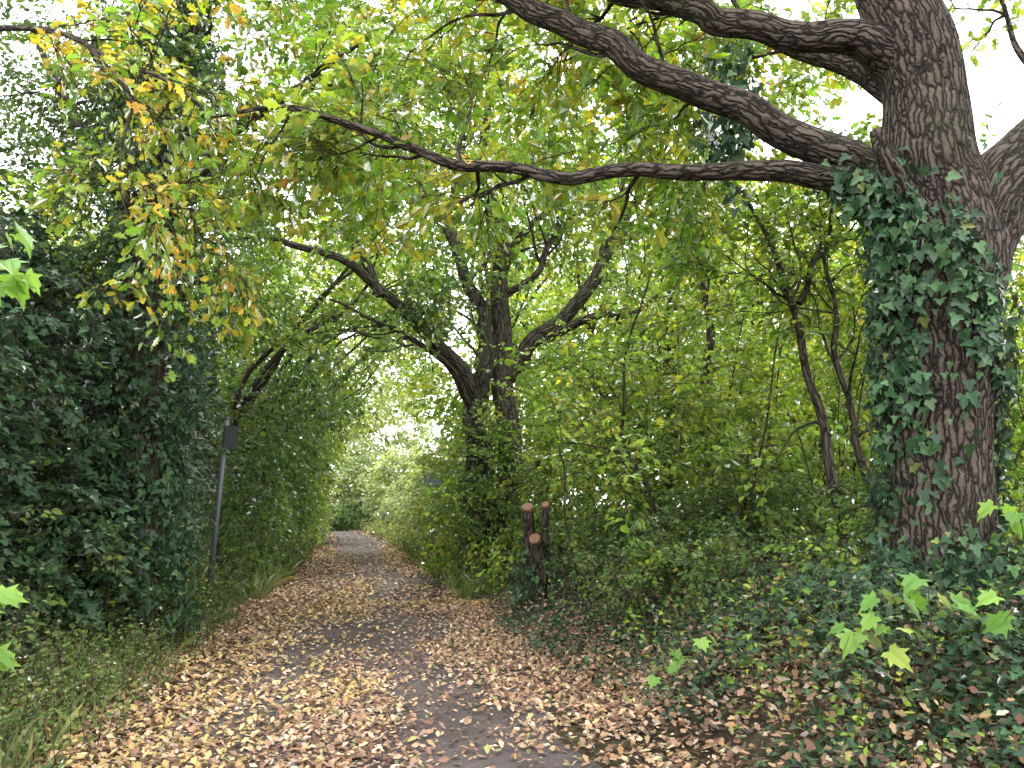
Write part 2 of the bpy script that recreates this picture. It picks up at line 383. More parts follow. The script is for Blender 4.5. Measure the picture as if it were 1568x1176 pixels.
LD=w.tube([(3.4,6.1,5.0),(3.0,6.9,6.0),(2.2,7.8,7.0),(1.2,8.6,7.9)],[.14,.11,.08,.04],k=12,ridge=.05,wob=.05,sub=6)
for (p,r),n,L,t0 in ((LA,7,1.3,.4),(LB,9,1.3,.4),(LC,11,.9,.35),(LD,8,1.4,.2)):
    side_branches(w,p,r,n,L,1,tips,t0=t0,rmax=.022,bias=(0,.12,.12),back=True)
w.build('trunk_and_limbs',M_bark,oak)
fo=Foliage();tw=[]
O=np.array([t[0] for t in tips]);D=np.array([t[1] for t in tips])
cm=(O[:,1]>5.7); O=O[cm];D=D[cm]
sprays(fo,tw,O,D+rv(len(O),.4),rng.uniform(.3,.6,len(O)),8,.12,P_OAK,droop=.3,mixc=.5)
volume(fo,tw,(-.3,8.6,6.9),(4.2,2.3,1.5),560,15,.125,P_OAK,L=.6,thr=-.3,shell=.2)
volume(fo,tw,(-.2,7.4,5.0),(2.8,1.2,.8),170,12,.12,P_OAK,L=.5,thr=-.2,shell=.1)
volume(fo,tw,(1.9,8.4,5.7),(1.6,1.4,1.5),190,15,.12,P_OAK,L=.55,thr=-.3,shell=.2)
volume(fo,tw,(5.9,7.0,8.0),(1.6,1.6,1.2),70,13,.12,P_OAK,L=.55,thr=-.3,shell=.2)
fo.build('leaves',T_oak,M_leaf,oak)
sticks('twigs',tw,M_twig,oak)

def ivy_on(fo,fn,n,ls,lift=.04,palette=P_IVY,dens=None):
    P,nm=fn(n)
    if dens is not None:
        k=rng.random(len(P))<dens(P); P=P[k];nm=nm[k]
    P=P+nm*(lift*rng.random((len(P),1))+.005)
    d=rv(len(P),.5)+np.array([0,0,-.8])
    c=pal(*palette,len(P))*rng.uniform(.6,1.3,(len(P),1))
    fo.add(P,d,nm+rv(len(P),.38)+np.array([0,0,.25]),ls*rng.uniform(.5,1.3,len(P)),c)
fo=Foliage()
def otr(n):
    z=rng.uniform(.6,4.6,n); a=rng.random(n)*6.283
    zs=[.1,.75,1.1,2.0,3.03,3.6,4.1,4.6]; xs=[3.32,3.27,3.25,3.3,3.4,3.52,3.48,3.42]; rs=[.56,.43,.38,.37,.42,.48,.44,.38]
    x=np.interp(z,zs,xs); r=np.interp(z,zs,rs)
    nm=np.column_stack([np.cos(a),np.sin(a),np.zeros(n)])
    return np.column_stack([x,np.full(n,6.0),z])+nm*r[:,None],nm
def oden(P):
    z=P[:,2]; lx=P[:,0]-3.38
    front=P[:,1]<6.1
    up=1.35*np.exp(-((lx-.02+.12*(z-3.3))/.24)**2)*sst(2.1,2.6,z)*(1-sst(3.7,4.0,z))
    left=(lx<-.26)*.6*sst(1.2,2.5,z)*(1-sst(3.9,4.3,z))
    right=(lx>.26)*.65*(1-sst(2.6,3.2,z))
    low=.95*(1-sst(.9,1.4,z))+.04
    b=np.maximum.reduce([up,left,right,low])
    return np.where(front,b*np.clip(.8+.7*vn(P,5.0),0,1.3),.5)
ivy_on(fo,otr,9500,.085,.12,dens=oden)
def limbpts(pts,rad,n,i0,i1):
    i=rng.integers(int(i0*len(pts)),max(int(i1*len(pts)),1),n); dd=nrm(rv(n)); return pts[i]+dd*(rad[i]*.95)[:,None]+rv(n,.03),dd
ivy_on(fo,lambda n:limbpts(LC[0],LC[1],n,.05,.15),160,.08,.1)
ivy_on(fo,lambda n:limbpts(LB[0],LB[1],n,.1,.18),80,.08,.08)
def tuft(c,r):
    def f(n):
        d=nrm(rv(n)); return np.array(c)+d*np.array(r)*rng.uniform(.4,1.15,(n,1)),d
    return f
ivy_on(fo,tuft((2.98,5.8,3.75),(.16,.22,.55)),480,.08,.08)
ivy_on(fo,tuft((2.75,5.8,4.05),(.2,.15,.14)),120,.08,.08)
ivy_on(fo,tuft((2.2,7.4,5.6),(.3,.3,.9)),500,.1,.08)
ivy_on(fo,tuft((3.35,5.75,1.05),(.75,.45,.35)),1500,.075,.1)
fo.build('ivy',T_ivy,M_ivy,oak)

# ------------------------------------------------------------ MID TREE
mid=empty('field_maple_tree'); w=Wood(); tips=[]; Ls=[]
Y=17.
def tb(pts,rad,k=12,**kw):
    q=[(a,Y+b,c) for a,b,c in pts]; r=w.tube(q,[x*.88 for x in rad],k=k,ridge=.05,wob=kw.get('wob',.09),sub=5); Ls.append(r); return r
tb([(-.85,0,.0),(-.8,0,2),(-.78,0,3.4),(-.75,0,4.2),(-.6,0,5.1),(-.57,0,6.0),(-1.25,-.2,7.2),(-1.69,-.3,8.1),(-2.48,-.5,8.7),(-3.3,-.8,9.8)],[.42,.3,.26,.25,.21,.18,.15,.12,.08,.03],k=18)
tb([(-.15,.1,.0),(-.1,.1,2.5),(-.15,.1,4.8),(-.28,.1,6.88),(-.3,.1,8.3),(-.65,.1,9.4),(-.6,0,11.2),(-.4,0,13)],[.4,.31,.27,.22,.18,.13,.09,.04],k=18)
tb([(-.75,0,4.0),(-1.37,-.4,5.0),(-2.72,-1.0,6.1),(-3.93,-1.5,6.85),(-5.28,-2,7.2),(-6.3,-2.3,7.1)],[.2,.17,.13,.09,.06,.03])
tb([(-2.8,-1.0,6.1),(-3.2,-1.1,6.9),(-3.57,-1.1,8.0),(-3.6,-1,9.2),(-4.1,-1,10.3)],[.13,.12,.11,.08,.03])
tb([(-1.25,-.2,7.2),(-1.45,.2,8.2),(-1.2,.3,9.7),(-1.3,.4,11.5)],[.13,.11,.08,.03])
tb([(-.12,.1,4.5),(.53,0,5.35),(1.42,-.3,6.1),(2.03,-.4,7.2),(2.45,-.5,7.8),(3.1,-.6,9.0),(3.6,-.6,10.4)],[.22,.2,.18,.15,.13,.10,.05],k=14)
tb([(.5,0,5.3),(1.7,-.5,5.7),(2.5,-.8,5.75),(3.4,-1,6.3)],[.13,.10,.08,.03])
tb([(-.28,.1,7.1),(.24,.3,8.0),(1.45,.5,9.1),(2.4,.8,10.6)],[.12,.1,.07,.03])
tb([(-.2,.1,6.4),(.6,-.2,6.95),(1.1,-.3,8.0),(1.4,-.4,9.4)],[.1,.09,.07,.03])
tb([(-.7,0,3.6),(-1.5,-.8,4.6),(-2.6,-1.6,5.4),(-3.6,-2.2,5.7)],[.1,.08,.05,.02])
for p,r in Ls: side_branches(w,p,r,7,1.7,1,tips,t0=.4,rmax=.045)
w.build('trunk_and_limbs',M_bark2,mid)
fo=Foliage();tw=[]
O=np.array([t[0] for t in tips]);D=np.array([t[1] for t in tips])
sprays(fo,tw,O,D+rv(len(O),.5),rng.uniform(.4,.8,len(O)),9,.125,P_MID,droop=.2)
volume(fo,tw,(-1.0,18.8,11.2),(7,3.0,3.9),820,18,.15,P_MID,L=.8,shell=.25,thr=-.2,nf=.8)
volume(fo,tw,(-4.8,15.4,7.9),(2.6,2,1.4),150,18,.13,P_MID,L=.7,shell=.2,thr=0)
volume(fo,tw,(3.8,17.8,8.3),(3,2.0,2.2),260,18,.13,P_GLOW,L=.7,shell=.2,thr=-.3)
volume(fo,tw,(-1.6,15.8,5.9),(1.1,.9,.7),70,18,.12,P_HAW,L=.6,shell=.2)
volume(fo,tw,(-.5,16.3,1.9),(1.2,.9,1.8),230,20,.10,P_MID,L=.5,shell=.3,thr=-.8)
volume(fo,tw,(-1.7,18.2,1.0),(.7,1.6,1.1),140,20,.10,P_THK,L=.5,shell=.3,thr=-.8)
fo.build('leaves',T_ov,M_leaf,mid); sticks('twigs',tw,M_twig,mid)
fo=Foliage()
def mtr(n):
    z=rng.uniform(.1,4.2,n); a=rng.random(n)*6.283; nm=np.column_stack([np.cos(a),np.sin(a),np.zeros(n)])
    s=rng.random(n)<.5; return np.column_stack([np.where(s,-.79,-.12),np.full(n,17.05),z])+nm*.28,nm
ivy_on(fo,mtr,2600,.1,.12,dens=lambda P:np.clip(1.1-P[:,2]*.22+.4*vn(P,2.),0,1))
fo.build('ivy',T_ivy,M_ivy,mid)

# cut (pollarded) stump beside the path
st=empty('cut_tree_stump'); w=Wood()
M_cut=plain('weathered_cut_wood',(.30,.145,.09),.85)
sx0,sy0=.28,11.6
stems=[((0,0,.05),(.0,-.05,.8),(-.05,-.12,1.60),.085),((.12,0,.05),(.14,-.15,.7),(.06,-.22,1.16),.085),((.08,.1,.2),(.2,.05,.9),(.22,-.05,1.64),.06)]
for a,b,c,rr in stems:
    a,b,c=[np.array(q)+np.array([sx0,sy0,0]) for q in (a,b,c)]
    w.tube([a,b,c],[rr*1.4,rr*1.05,rr],k=16,ridge=.08,sub=5,wob=.02)
    bm=bmesh.new(); dd=nrm(c-b+np.array([rng.normal(0,.2),-.6,0]))
    bmesh.ops.create_cone(bm,cap_ends=True,segments=18,radius1=rr*1.02,radius2=rr*.94,depth=.05)
    me=bpy.data.meshes.new('cut_face'); bm.to_mesh(me); bm.free(); me.materials.append(M_cut)
    o=bpy.data.objects.new('cut_face',me); SC.collection.objects.link(o); o.parent=st
    o.location=c+dd*.03; o.rotation_euler=Vector(dd).to_track_quat('Z','Y').to_euler()
w.build('stems',M_bark2,st)
fo=Foliage(); ivy_on(fo,tuft((sx0+.1,sy0+.05,.55),(.38,.33,.6)),750,.075,.06); fo.build('ivy',T_ivy,M_ivy,st)

# ------------------------------------------------------------ LEFT ivy-clad tree
lt=empty('ivy_clad_tree'); w=Wood(); tips=[]
tx,ty=-4.55,9.3
q=w.tube([(tx,ty,-.1),(tx+.1,ty,2),(tx,ty,4),(tx+.15,ty,6),(tx+.3,ty+.1,8.5),(tx+.2,ty+.2,11)],[.4,.28,.25,.21,.16,.06],k=16,ridge=.05,sub=5)
Bs=[w.tube([(tx,ty,4.6),(tx-.7,ty+.3,5.8),(tx-1.5,ty+.5,7.0),(tx-2.3,ty+.8,8.4)],[.11,.09,.07,.03],k=9,wob=.06),
    w.tube([(tx,ty,5),(tx+.8,ty-.2,6),(tx+1.7,ty-.4,6.6),(tx+2.8,ty-.5,7.4)],[.08,.06,.045,.02],k=9,wob=.06)]
for p,r in Bs+[q]: side_branches(w,p,r,7,1.4,1,tips,t0=.4,rmax=.03)
w.build('trunk_and_limbs',M_bark2,lt)
fo=Foliage();tw=[]
O=np.array([t[0] for t in tips]);D=np.array([t[1] for t in tips])
sprays(fo,tw,O,D+rv(len(O),.5),rng.uniform(.3,.6,len(O)),14,.07,P_HAW,droop=.2)
volume(fo,tw,(-5.6,9.2,8.0),(2.6,2,2.4),460,22,.085,P_HAW,L=.6,shell=.3,thr=-.3)
volume(fo,tw,(-4.4,9.3,5.9),(1.2,1.2,2.0),330,24,.075,P_HAW,L=.5,shell=.3,thr=-.5)
volume(fo,tw,(-7.6,11,5.6),(2.4,2,2.4),340,22,.09,P_HAW,L=.6,shell=.3,thr=-.5)
volume(fo,tw,(-3.4,11,7.6),(1.6,1.6,2.2),180,20,.09,P_MID,L=.6,shell=.3,thr=-.15)
volume(fo,tw,(-5.4,13.8,6.6),(2.0,1.8,2.4),270,22,.10,P_MID,L=.6,shell=.3,thr=-.4)
fo.build('leaves',T_ov,M_leaf,lt); sticks('twigs',tw,M_twig,lt)
fo=Foliage()
def ltr(n):
    z=rng.uniform(.2,8.5,n); a=rng.random(n)*6.283; nm=np.column_stack([np.cos(a),np.sin(a),np.zeros(n)])
    r=.42+.14*np.sin(z*2.1)+.1*np.sin(z*5+a*2)
    return np.column_stack([np.full(n,tx+.1),np.full(n,ty),z])+nm*r[:,None],nm
ivy_on(fo,ltr,8000,.085,.25)
fo.build('ivy',T_ivy,M_ivy,lt)

nb_=empty('overhanging_oak_branch'); w=Wood(); tips=[]
q=w.tube([(-5.2,7.0,6.3),(-4.2,6.5,5.9),(-3.3,6.2,5.45),(-2.7,6.0,5.0),(-2.4,5.9,4.6)],[.03,.025,.02,.014,.006],k=8,wob=.05,sub=5)
q2=w.tube([(-3.8,6.3,5.7),(-3.2,5.9,5.0),(-3.1,5.8,4.3),(-3.0,5.8,3.8)],[.02,.015,.01,.004],k=7,wob=.04,sub=5)
for p,r in (q,q2): side_branches(w,p,r,8,.7,1,tips,t0=.2,rmax=.012,bias=(0,0,-.1))
w.build('limb',M_bark2,nb_)
fo=Foliage();tw=[]
O=np.array([t[0] for t in tips]);D=np.array([t[1] for t in tips])
k=(O[:,1]>4.9)
sprays(fo,tw,O[k],D[k]+rv(k.sum(),.4),.35,7,.095,P_OAK,droop=.4,mixc=.6)
O2=O[k][rng.choice(k.sum(),75)]
sprays(fo,tw,O2,rv(75),.3,8,.095,P_YEL,droop=.4)
fo.build('leaves',T_oak,M_leaf,nb_); sticks('twigs',tw,M_twig,nb_)

# ------------------------------------------------------------ ivy hedge left
hedge=empty('ivy_hedge'); fo=Foliage(); foh=Foliage(); tw=[]
for (c,r,n) in [((-5.6,6.6,1.6),(1.25,1.6,2.3),460),((-6.0,8.0,3.1),(1.6,1.7,2.0),500),((-5.5,9.6,2.0),(1.35,1.9,2.4),560),((-5.9,11.6,2.6),(1.2,1.9,3.0),540),
                ((-7.2,9,4.0),(1.8,2,1.8),360),((-6.3,13.6,3.0),(1.2,1.9,3.2),420),((-4.8,8.4,1.1),(.7,1.3,1.1),260)]:
    volume(fo,tw,c,r,n,21,.088,P_IVY,L=.48,shell=.6,thr=-.8,outn=True,droop=.5,W=.45,nf=1.7)
    volume(foh,tw,c,[a*1.1 for a in r],int(n*.35),14,.075,P_HAW,L=.5,shell=.85,thr=.1,dirup=.3,nf=1.5)
fo.build('ivy_leaves',T_ivy,M_ivy,hedge); foh.build('shrub_leaves',T_ov,M_leaf,hedge); sticks('stems',tw,M_twig,hedge)

# ------------------------------------------------------------ hedgerows lining the path further on
hl=empty('hedgerow'); fo=Foliage()
y=15.5
while y<58:
    rr=rng.uniform(1.4,2.1); h=rng.uniform(2.0,3.1); fy=(y-15)
    cx=pc(y)-rr-1.25-.01*fy+rng.normal(0,.15)
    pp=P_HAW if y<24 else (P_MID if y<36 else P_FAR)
    n=int(320-3*fy)
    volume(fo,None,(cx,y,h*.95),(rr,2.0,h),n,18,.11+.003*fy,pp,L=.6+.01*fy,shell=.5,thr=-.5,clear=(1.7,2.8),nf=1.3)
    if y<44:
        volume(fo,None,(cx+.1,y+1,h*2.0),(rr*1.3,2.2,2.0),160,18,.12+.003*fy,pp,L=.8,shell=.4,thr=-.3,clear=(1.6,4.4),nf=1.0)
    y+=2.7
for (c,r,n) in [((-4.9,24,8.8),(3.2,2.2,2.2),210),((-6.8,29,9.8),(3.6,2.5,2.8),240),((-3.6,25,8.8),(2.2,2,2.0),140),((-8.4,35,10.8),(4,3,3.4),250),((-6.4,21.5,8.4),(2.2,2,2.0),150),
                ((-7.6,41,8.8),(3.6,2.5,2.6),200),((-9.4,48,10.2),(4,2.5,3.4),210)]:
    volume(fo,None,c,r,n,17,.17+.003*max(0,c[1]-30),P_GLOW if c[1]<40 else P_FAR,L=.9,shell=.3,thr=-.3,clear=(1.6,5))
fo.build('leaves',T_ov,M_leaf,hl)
w=Wood()
for y in (16,19,22.5,26,30,35):
    x=float(pc(y))-2.9
    for j in range(3):
        w.tube([(x+rng.normal(0,.3),y+rng.normal(0,.5),0),(x+rng.normal(0,.3),y,2.2),(x+.5+rng.normal(0,.3),y,4.4),(x+1.6+rng.random(),y+rng.normal(0,.4),6.2),(x+3+rng.random(),y,7.4)],[.09,.08,.06,.04,.015],k=7,wob=.1,sub=5)
w.build('stems',M_bark2,hl)
hr=empty('hedgerow'); fo=Foliage()
y=18.5
while y<58:
    rr=rng.uniform(1.3,2.1); h=rng.uniform(1.3,2.2); fy=(y-18)
    cx=pc(y)+rr+1.7+.035*fy+rng.normal(0,.2)
    pp=P_THK if y<22 else (P_FAR if y<28 else P_PALE)  # leaves get paler along the row, painting in light at the opening
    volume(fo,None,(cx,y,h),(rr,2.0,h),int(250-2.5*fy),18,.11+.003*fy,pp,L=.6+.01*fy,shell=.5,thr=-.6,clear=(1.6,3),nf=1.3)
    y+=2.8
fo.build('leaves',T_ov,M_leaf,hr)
fb=empty('distant_bushes'); fo=Foliage(); fp=Foliage()
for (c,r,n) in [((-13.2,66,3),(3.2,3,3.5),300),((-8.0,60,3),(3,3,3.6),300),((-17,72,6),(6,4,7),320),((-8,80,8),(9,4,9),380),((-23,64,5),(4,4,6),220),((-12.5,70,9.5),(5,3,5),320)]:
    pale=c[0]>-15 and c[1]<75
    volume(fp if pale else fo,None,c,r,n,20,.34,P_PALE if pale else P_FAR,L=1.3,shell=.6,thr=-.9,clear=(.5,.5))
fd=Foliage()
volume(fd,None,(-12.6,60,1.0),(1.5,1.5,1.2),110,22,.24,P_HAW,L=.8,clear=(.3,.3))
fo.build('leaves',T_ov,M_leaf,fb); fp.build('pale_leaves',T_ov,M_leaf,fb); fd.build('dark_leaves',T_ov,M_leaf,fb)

# ------------------------------------------------------------ background woodland
bg=empty('background_woodland'); fo=Foliage(); w=Wood()
for (x,y,H,R) in [(-14,20,11,4),(-13,30,14,5),(-19,27,14,5.5),(-10,27,13,3.6),(-16,44,15,6),(-1.5,31,15,5),(3,29,14,5),(8,25,13,4.6),(14,24,13,4.6),(6,38,18,6),(1,50,17,6),(14,36,16,6),(20,31,13,5),(-24,38,16,6),(24,44,15,7),(8,20,9,3.6),(12,17,8,3.4),(3.6,20.5,7,3.0)]:
    w.tube([(x,y,0),(x+rng.normal(0,.3),y,H*.35),(x+rng.normal(0,.6),y,H*.65),(x,y,H*.95)],[.24,.17,.11,.03],k=8,sub=4,wob=.12)
    for j in range(6):
        z=H*rng.uniform(.25,.6); a=rng.random()*6.28
        w.tube([(x,y,z),(x+math.cos(a)*R*.4,y+math.sin(a)*R*.4,z+H*.14),(x+math.cos(a)*R*.8,y+math.sin(a)*R*.8,z+H*.3)],[.1,.07,.02],k=6,sub=4,wob=.1)
    for j in range(5):
        c=(x+rng.normal(0,R*.4),y+rng.normal(0,R*.3),H*rng.uniform(.25,.85))
        volume(fo,None,c,(R*.65,R*.6,H*.24),135,14,.19+.003*(y-17),P_GLOW,L=1.0,shell=.4,thr=-.35,nf=.6,clear=(2.5,6))  # bright palette carries the distance glow in the leaf colour
w.build('trunks',M_bark2,bg); fo.build('leaves',T_ov,M_leaf,bg)

# ------------------------------------------------------------ right thicket
tk=empty('hazel_thicket'); fo=Foliage(); tw=[]; w=Wood(); tips=[]
for (pts,rad) in [([(3.75,8.6,.7),(3.6,8.55,1.6),(3.3,8.5,3.0),(3.15,8.5,4.1),(2.7,8.6,5.3)],[.07,.06,.05,.04,.02]),
                  ([(4.0,8.7,.7),(3.95,8.7,2.2),(3.7,8.6,3.4),(3.6,8.6,4.6)],[.05,.045,.035,.02]),
                  ([(3.25,8.5,3.9),(3.6,8.6,4.5),(3.8,8.7,5.2)],[.04,.03,.01]),
                  ([(2.2,10,.6),(1.7,10,2.0),(1.4,10,3.2),(1.9,10.1,4.8)],[.03,.026,.02,.01]),
                  ([(3.2,11.5,.8),(2.9,11.5,3),(2.9,11.4,5),(2.7,11.3,7)],[.08,.07,.06,.03]),
                  ([(2.6,14.2,.8),(2.9,14,3.2),(3.0,14,5.4),(3.5,14,8)],[.13,.11,.1,.05]),
                  ([(.9,9.5,.4),(.6,9.3,1.6),(.7,9.2,2.4),(1.6,9.1,2.2),(2.6,9.0,1.9)],[.014,.012,.011,.008,.005])]:
    p,r=w.tube(pts,rad,k=9,wob=.06,sub=6,ridge=.03); side_branches(w,p,r,7,1.1,1,tips,t0=.35,rmax=.02,bias=(0,0,.05))
for i in range(120):
    yy=rng.uniform(7.8,15.5); xx=pc(yy)+rng.uniform(3.2,10)+.1*yy; z0=float(gz(xx,yy)); H=rng.uniform(1.4,4.5); dx=rng.normal(0,.6)
    w.tube([(xx,yy,z0-.1),(xx+dx*.3,yy,z0+H*.4),(xx+dx,yy+rng.normal(0,.2),z0+H)],[.018,.014,.005],k=6,wob=.07,sub=5)
w.build('stems',M_bark2,tk)
O=np.array([t[0] for t in tips]);D=np.array([t[1] for t in tips])
sprays(fo,tw,O,D+rv(len(O),.4),rng.uniform(.35,.6,len(O)),10,.09,P_THK,droop=.2)
for (c,r,n,K,ls,pp) in [((4.0,10.2,2.6),(2.2,1.3,1.7),360,17,.09,P_GLOW),((2.5,11,2.2),(1.8,1.4,1.4),300,17,.09,P_THK),((6.2,10.2,3.4),(2.0,1.6,2.4),330,17,.095,P_THK),
                 ((1.5,13.0,2.6),(1.5,1.5,1.6),260,18,.09,P_THK),((4.4,13,4.4),(2.8,1.8,2.6),440,17,.105,P_GLOW),((1.3,14.6,1.7),(1.4,1.6,1.3),260,18,.095,P_HAW),
                 ((8.5,12.5,3.6),(2.4,2,3.2),320,17,.115,P_THK),((3.0,9.2,1.3),(1.9,1.0,.8),320,18,.07,P_HAW),((1.7,10.9,1.1),(.9,1.2,.85),240,18,.07,P_HAW),
                 ((5.6,8.2,1.8),(1.3,1.0,1.4),180,17,.085,P_THK),((4.2,9.3,4.6),(1.6,1.1,1.0),190,14,.10,P_GLOW),((3.0,15,2.6),(2.4,1.4,2.4),400,18,.10,P_GLOW),
                 ((6.5,16.5,3.2),(4,1.6,2.6),380,18,.13,P_GLOW),((.2,14.6,1.0),(.8,1.2,.9),130,18,.09,P_THK),
                 ((4.2,5.5,1.25),(.8,.5,.75),120,18,.055,P_THK),((3.9,7.4,1.5),(.9,.5,.7),120,18,.06,P_HAW),
                 ((2.3,7.6,1.0),(1.2,.8,.5),130,16,.055,P_HAW),((1.5,8.6,.85),(.8,.9,.5),130,16,.055,P_HAW),((2.9,6.9,1.2),(.7,.5,.45),60,14,.06,P_THK)]:
    volume(fo,tw,c,r,n,K,ls,pp,L=.5 if ls>.06 else .4,shell=.25,thr=-.35,nf=1.6)
fo.build('leaves',T_ov,M_leaf,tk); sticks('twigs',tw,M_twig,tk)

# ------------------------------------------------------------ ivy ground cover on the bank + weeds
gc=Foliage()
n=88000
y=3.5+13.5*rng.random(n)**1.25; o=rng.uniform(1.7,7.5,n); x=pc(y)+o
pp=np.column_stack([x,y,y*0])
k=rng.random(n)<(sst(1.75,2.9,o+.35*vn(pp,1.3))*np.clip(.9+.4*vn(pp,2.2),.4,1)); x=x[k];y=y[k];o=o[k]; n=len(x)
pp=np.column_stack([x,y,y*0])
z=gz(x,y)+.02+rng.random(n)*(.08+.24*np.clip(vn(pp,2.0)+.5,0,1.6)*sst(2,3.5,o))
a=rng.random(n)*6.28
gc.add(np.column_stack([x,y,z]),np.column_stack([np.cos(a),np.sin(a)-.4,rng.normal(-.25,.35,n)]),UP+rv(n,.5)+np.array([-.25,-.3,0]),.058*rng.uniform(.5,1.35,n),pal(*P_IVY,n)*rng.uniform(.4,1.25,(n,1)))
gc.build('ivy_ground_cover',T_ivy,M_ivy)
gl=Foliage(); n=9000
y=3.8+9*rng.random(n)**1.3; o=rng.uniform(2.0,6,n); x=pc(y)+o; a=rng.random(n)*6.28
gl.add(np.column_stack([x,y,gz(x,y)+rng.uniform(.06,.32,n)]),np.column_stack([np.cos(a),np.sin(a),rng.normal(0,.4,n)]),UP+rv(n,.5),.05*rng.uniform(.6,1.4,n),pal(*P_LIT,n)*rng.uniform(.3,.8,(n,1)))
gl.build('fallen_leaves',T_dead,M_dead)

vg=empty('verge_plants'); fo=Foliage(); tw=[]; gr=Foliage()
def weeds(n,y0,y1,o0,o1,h,K,ls,palette,up=1.0):
    y=rng.uniform(y0,y1,n); o=rng.uniform(o0,o1,n); x=pc(y)+o
    O=np.column_stack([x,y,gz(x,y)-.02]); D=np.tile(UP,(n,1))*up+rv(n,.35)
    sprays(fo,tw,O,D,h*rng.uniform(.5,1.3,n),K,ls,palette,W=.3,droop=.0,nb=.7)
weeds(900,3.6,13,-3.7,-2.2,.42,20,.042,P_VERGE)
weeds(480,3.6,12.5,-4.6,-2.9,.85,24,.052,P_VERGE)
weeds(500,3.6,12,-2.7,-1.85,.2,12,.036,P_VERGE)
weeds(150,8.5,12,-3.6,-2.5,.75,22,.055,P_GLOW)
weeds(420,12.5,30,-3.3,-1.9,.55,18,.075,P_VERGE)
weeds(70,11.6,12.4,-3.2,-2.3,.7,20,.06,P_VERGE)
weeds(300,13,40,1.8,3.0,.5,18,.075,P_VERGE)
weeds(360,4.5,14,2.6,6.5,.6,12,.055,P_THK)
weeds(260,3.8,9,2.9,5.7,.5,14,.05,P_HAW)
weeds(160,3.8,8,2.4,5.0,.35,9,.05,P_GLOW)
weeds(180,30,56,-2.4,-1.6,.7,16,.12,P_FAR)
weeds(180,30,56,1.5,2.4,.8,16,.12,P_FAR)
def grass(n,y0,y1,o0,o1,h):
    y=rng.uniform(y0,y1,n); o=rng.uniform(o0,o1,n); x=pc(y)+o
    k=rng.random(n)<np.clip(.6+.6*vn(np.column_stack([x,y,y*0]),1.5),.05,1); x=x[k];y=y[k]; n=len(x)
    d=UP+rv(n,.35); c=pal([(.12,.17,.04),(.2,.22,.07),(.3,.27,.13),(.08,.13,.03)],[4,3,1.5,3],n)*rng.uniform(.7,1.2,(n,1))
    gr.add(np.column_stack([x,y,gz(x,y)]),d,rv(n),h*rng.uniform(.5,1.4,n),c)
grass(3500,4,14,-3.8,-2.1,.2); grass(9000,14,32,-3.1,-1.8,.36); grass(5000,14,34,1.7,2.6,.32)
fo.build('weed_leaves',T_ov,M_leaf,vg); gr.build('grass',T_gr,M_leaf,vg); sticks('stalks',tw,M_twig,vg)

def sapling(name,base,heads,ls=.16):
    e=empty(name); fo=Foliage(); w=Wood()
    for h in heads:
        b=np.array(base,float); h=np.array(h,float); m=(b+h)/2+rv(1,.04)[0]
        w.tube([b,m,h],[.007,.005,.003],k=6,sub=5)
        n=7; a=rng.random(n)*6.28
        dirs=np.column_stack([np.cos(a),np.sin(a)*.8,rng.uniform(-.9,-.1,n)])
        P=h+dirs*rng.uniform(.05,.15,(n,1))+np.array([0,0,1])*rng.uniform(-.14,.06,(n,1))
        for q in P: w.tube([h,(h+q)/2+np.array([0,0,.01]),q],[.002,.002,.0015],k=4,sub=2)
        fo.add(P,dirs,UP+rv(n,.35)+np.array([0,-.5,0]),ls*rng.uniform(.6,1.15,n),pal(*P_MAP,n)*rng.uniform(.8,1.2,(n,1)))
    w.build('stems',M_twig,e); fo.build('leaves',T_map,M_leaf,e)
sapling('sycamore_sapling',(2.3,4.5,.6),[(2.1,4.4,1.12),(1.98,4.5,.98),(2.3,4.4,1.18)],.125)
sapling('sycamore_sapling',(2.9,4.4,.6),[(2.75,4.3,1.12),(2.95,4.3,1.15),(2.85,4.4,1.65)],.125)
sapling('sycamore_sapling',(1.3,5.6,.3),[(1.25,5.5,.75),(1.05,5.7,.6)],.10)
sapling('sycamore_sapling',(-2.9,4.0,.25),[(-2.6,3.9,1.15),(-2.65,3.9,.98)],.13)
sapling('sycamore_branch',(-2.9,3.4,3.4),[(-2.22,3.2,2.78),(-2.3,3.2,2.95),(-2.3,3.2,2.6)],.13)

# ------------------------------------------------------------ street furniture
M_metal=plain('galvanised_steel',(.17,.20,.22),.55,.3); M_black=plain('dark_sign_back',(.02,.022,.025),.6)
M_sgrey=plain('weathered_sign',(.16,.19,.22),.5)
def box(name,c,s,mat,parent,bev=.01,rot=0):
    bm=bmesh.new(); bmesh.ops.create_cube(bm,size=1)
    for v in bm.verts: v.co=Vector((v.co.x*s[0],v.co.y*s[1],v.co.z*s[2]))
    bmesh.ops.bevel(bm,geom=bm.edges[:],offset=bev,segments=2,affect='EDGES')
    me=bpy.data.meshes.new(name); bm.to_mesh(me); bm.free(); me.materials.append(mat)
    o=bpy.data.objects.new(name,me); SC.collection.objects.link(o); o.location=c; o.rotation_euler=(0,0,rot); o.parent=parent
def cyl(name,c,r,h,mat,parent):
    bm=bmesh.new(); bmesh.ops.create_cone(bm,cap_ends=True,segments=20,radius1=r,radius2=r,depth=h)
    me=bpy.data.meshes.new(name); bm.to_mesh(me); bm.free(); me.materials.append(mat)
    for p in me.polygons: p.use_smooth=True
    o=bpy.data.objects.new(name,me); SC.collection.objects.link(o); o.location=c; o.parent=parent; return o
sp=empty('path_sign_post'); sx,sy=-4.7,12.5
pp_=cyl('post',(sx,sy,1.45),.04,3.2,M_metal,sp); pp_.rotation_euler=(0,math.radians(2.5),0)
cyl('cap',(sx+.07,sy,3.06),.044,.03,M_metal,sp)
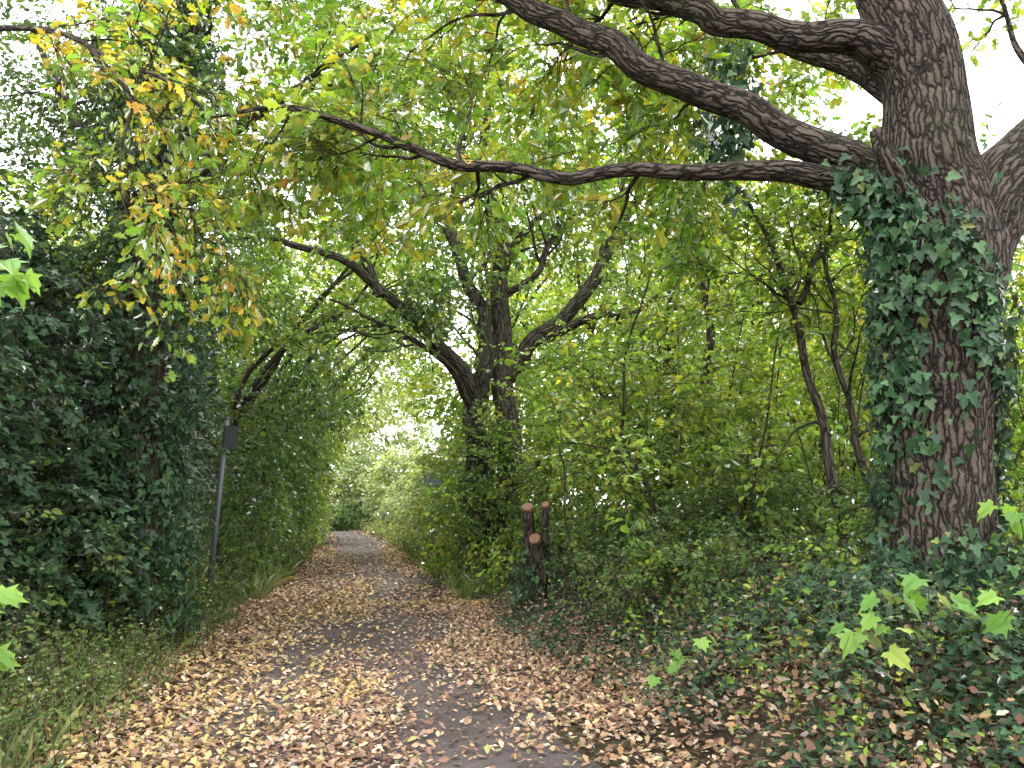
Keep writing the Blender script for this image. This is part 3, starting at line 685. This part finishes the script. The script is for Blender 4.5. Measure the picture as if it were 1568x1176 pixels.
box('sign_plate',(sx+.16,sy-.03,2.74),(.24,.03,.38),M_black,sp,.008,math.radians(45))
box('bracket_top',(sx+.07,sy-.02,2.82),(.10,.05,.03),M_metal,sp,.005)
box('bracket_bottom',(sx+.07,sy-.02,2.64),(.10,.05,.03),M_metal,sp,.005)
s2=empty('notice_board')
cyl('post',(-2.12,21,1.2),.035,2.6,M_metal,s2)
box('board',(-2.12,20.93,2.35),(.5,.04,.28),M_sgrey,s2,.01,math.radians(-15))
box('frame',(-2.12,20.97,2.35),(.55,.03,.33),M_metal,s2,.01,math.radians(-15))

# ------------------------------------------------------------ light, sky, camera
el,az=math.radians(55),math.radians(20)
W=bpy.data.worlds.new('World'); SC.world=W; W.use_nodes=True
nt=W.node_tree; nt.nodes.clear(); ns=nt.nodes; ln=nt.links
sky=N(ns,'ShaderNodeTexSky',sky_type='NISHITA'); sky.sun_disc=False; sky.sun_elevation=el; sky.sun_rotation=az
tc=N(ns,'ShaderNodeTexCoord'); no=N(ns,'ShaderNodeTexNoise'); no.inputs['Scale'].default_value=2.5; no.inputs['Detail'].default_value=3
ln.new(tc.outputs['Generated'],no.inputs['Vector'])
mr=N(ns,'ShaderNodeMapRange'); mr.inputs[1].default_value=.3; mr.inputs[2].default_value=.65; mr.inputs[3].default_value=.7; mr.inputs[4].default_value=.98
ln.new(no.outputs['Fac'],mr.inputs[0])
mx=N(ns,'ShaderNodeMixRGB'); mx.inputs[2].default_value=(33.5,34.5,35.5,1)
ln.new(mr.outputs[0],mx.inputs[0]); ln.new(sky.outputs[0],mx.inputs[1])
bgn=N(ns,'ShaderNodeBackground'); bgn.inputs['Strength'].default_value=.15
ln.new(mx.outputs[0],bgn.inputs['Color'])
wo=N(ns,'ShaderNodeOutputWorld'); ln.new(bgn.outputs[0],wo.inputs[0])
L=bpy.data.lights.new('sun','SUN'); L.energy=5; L.angle=math.radians(10); L.color=(1,.95,.86)
lo=bpy.data.objects.new('sun',L); SC.collection.objects.link(lo)
dv=Vector((math.sin(az)*math.cos(el),math.cos(az)*math.cos(el),math.sin(el)))
lo.rotation_euler=dv.to_track_quat('Z','Y').to_euler()
cam=bpy.data.cameras.new('camera'); cam.lens=27.2; cam.sensor_width=36; cam.clip_end=2000; cam.clip_start=.05
co=bpy.data.objects.new('camera',cam); SC.collection.objects.link(co); co.location=(0,0,1.6); co.rotation_euler=(math.radians(99.2),0,0)
SC.camera=co
SC.view_settings.view_transform='Standard'; SC.view_settings.look='None'; SC.view_settings.exposure=0
print('LEAVES',NL)
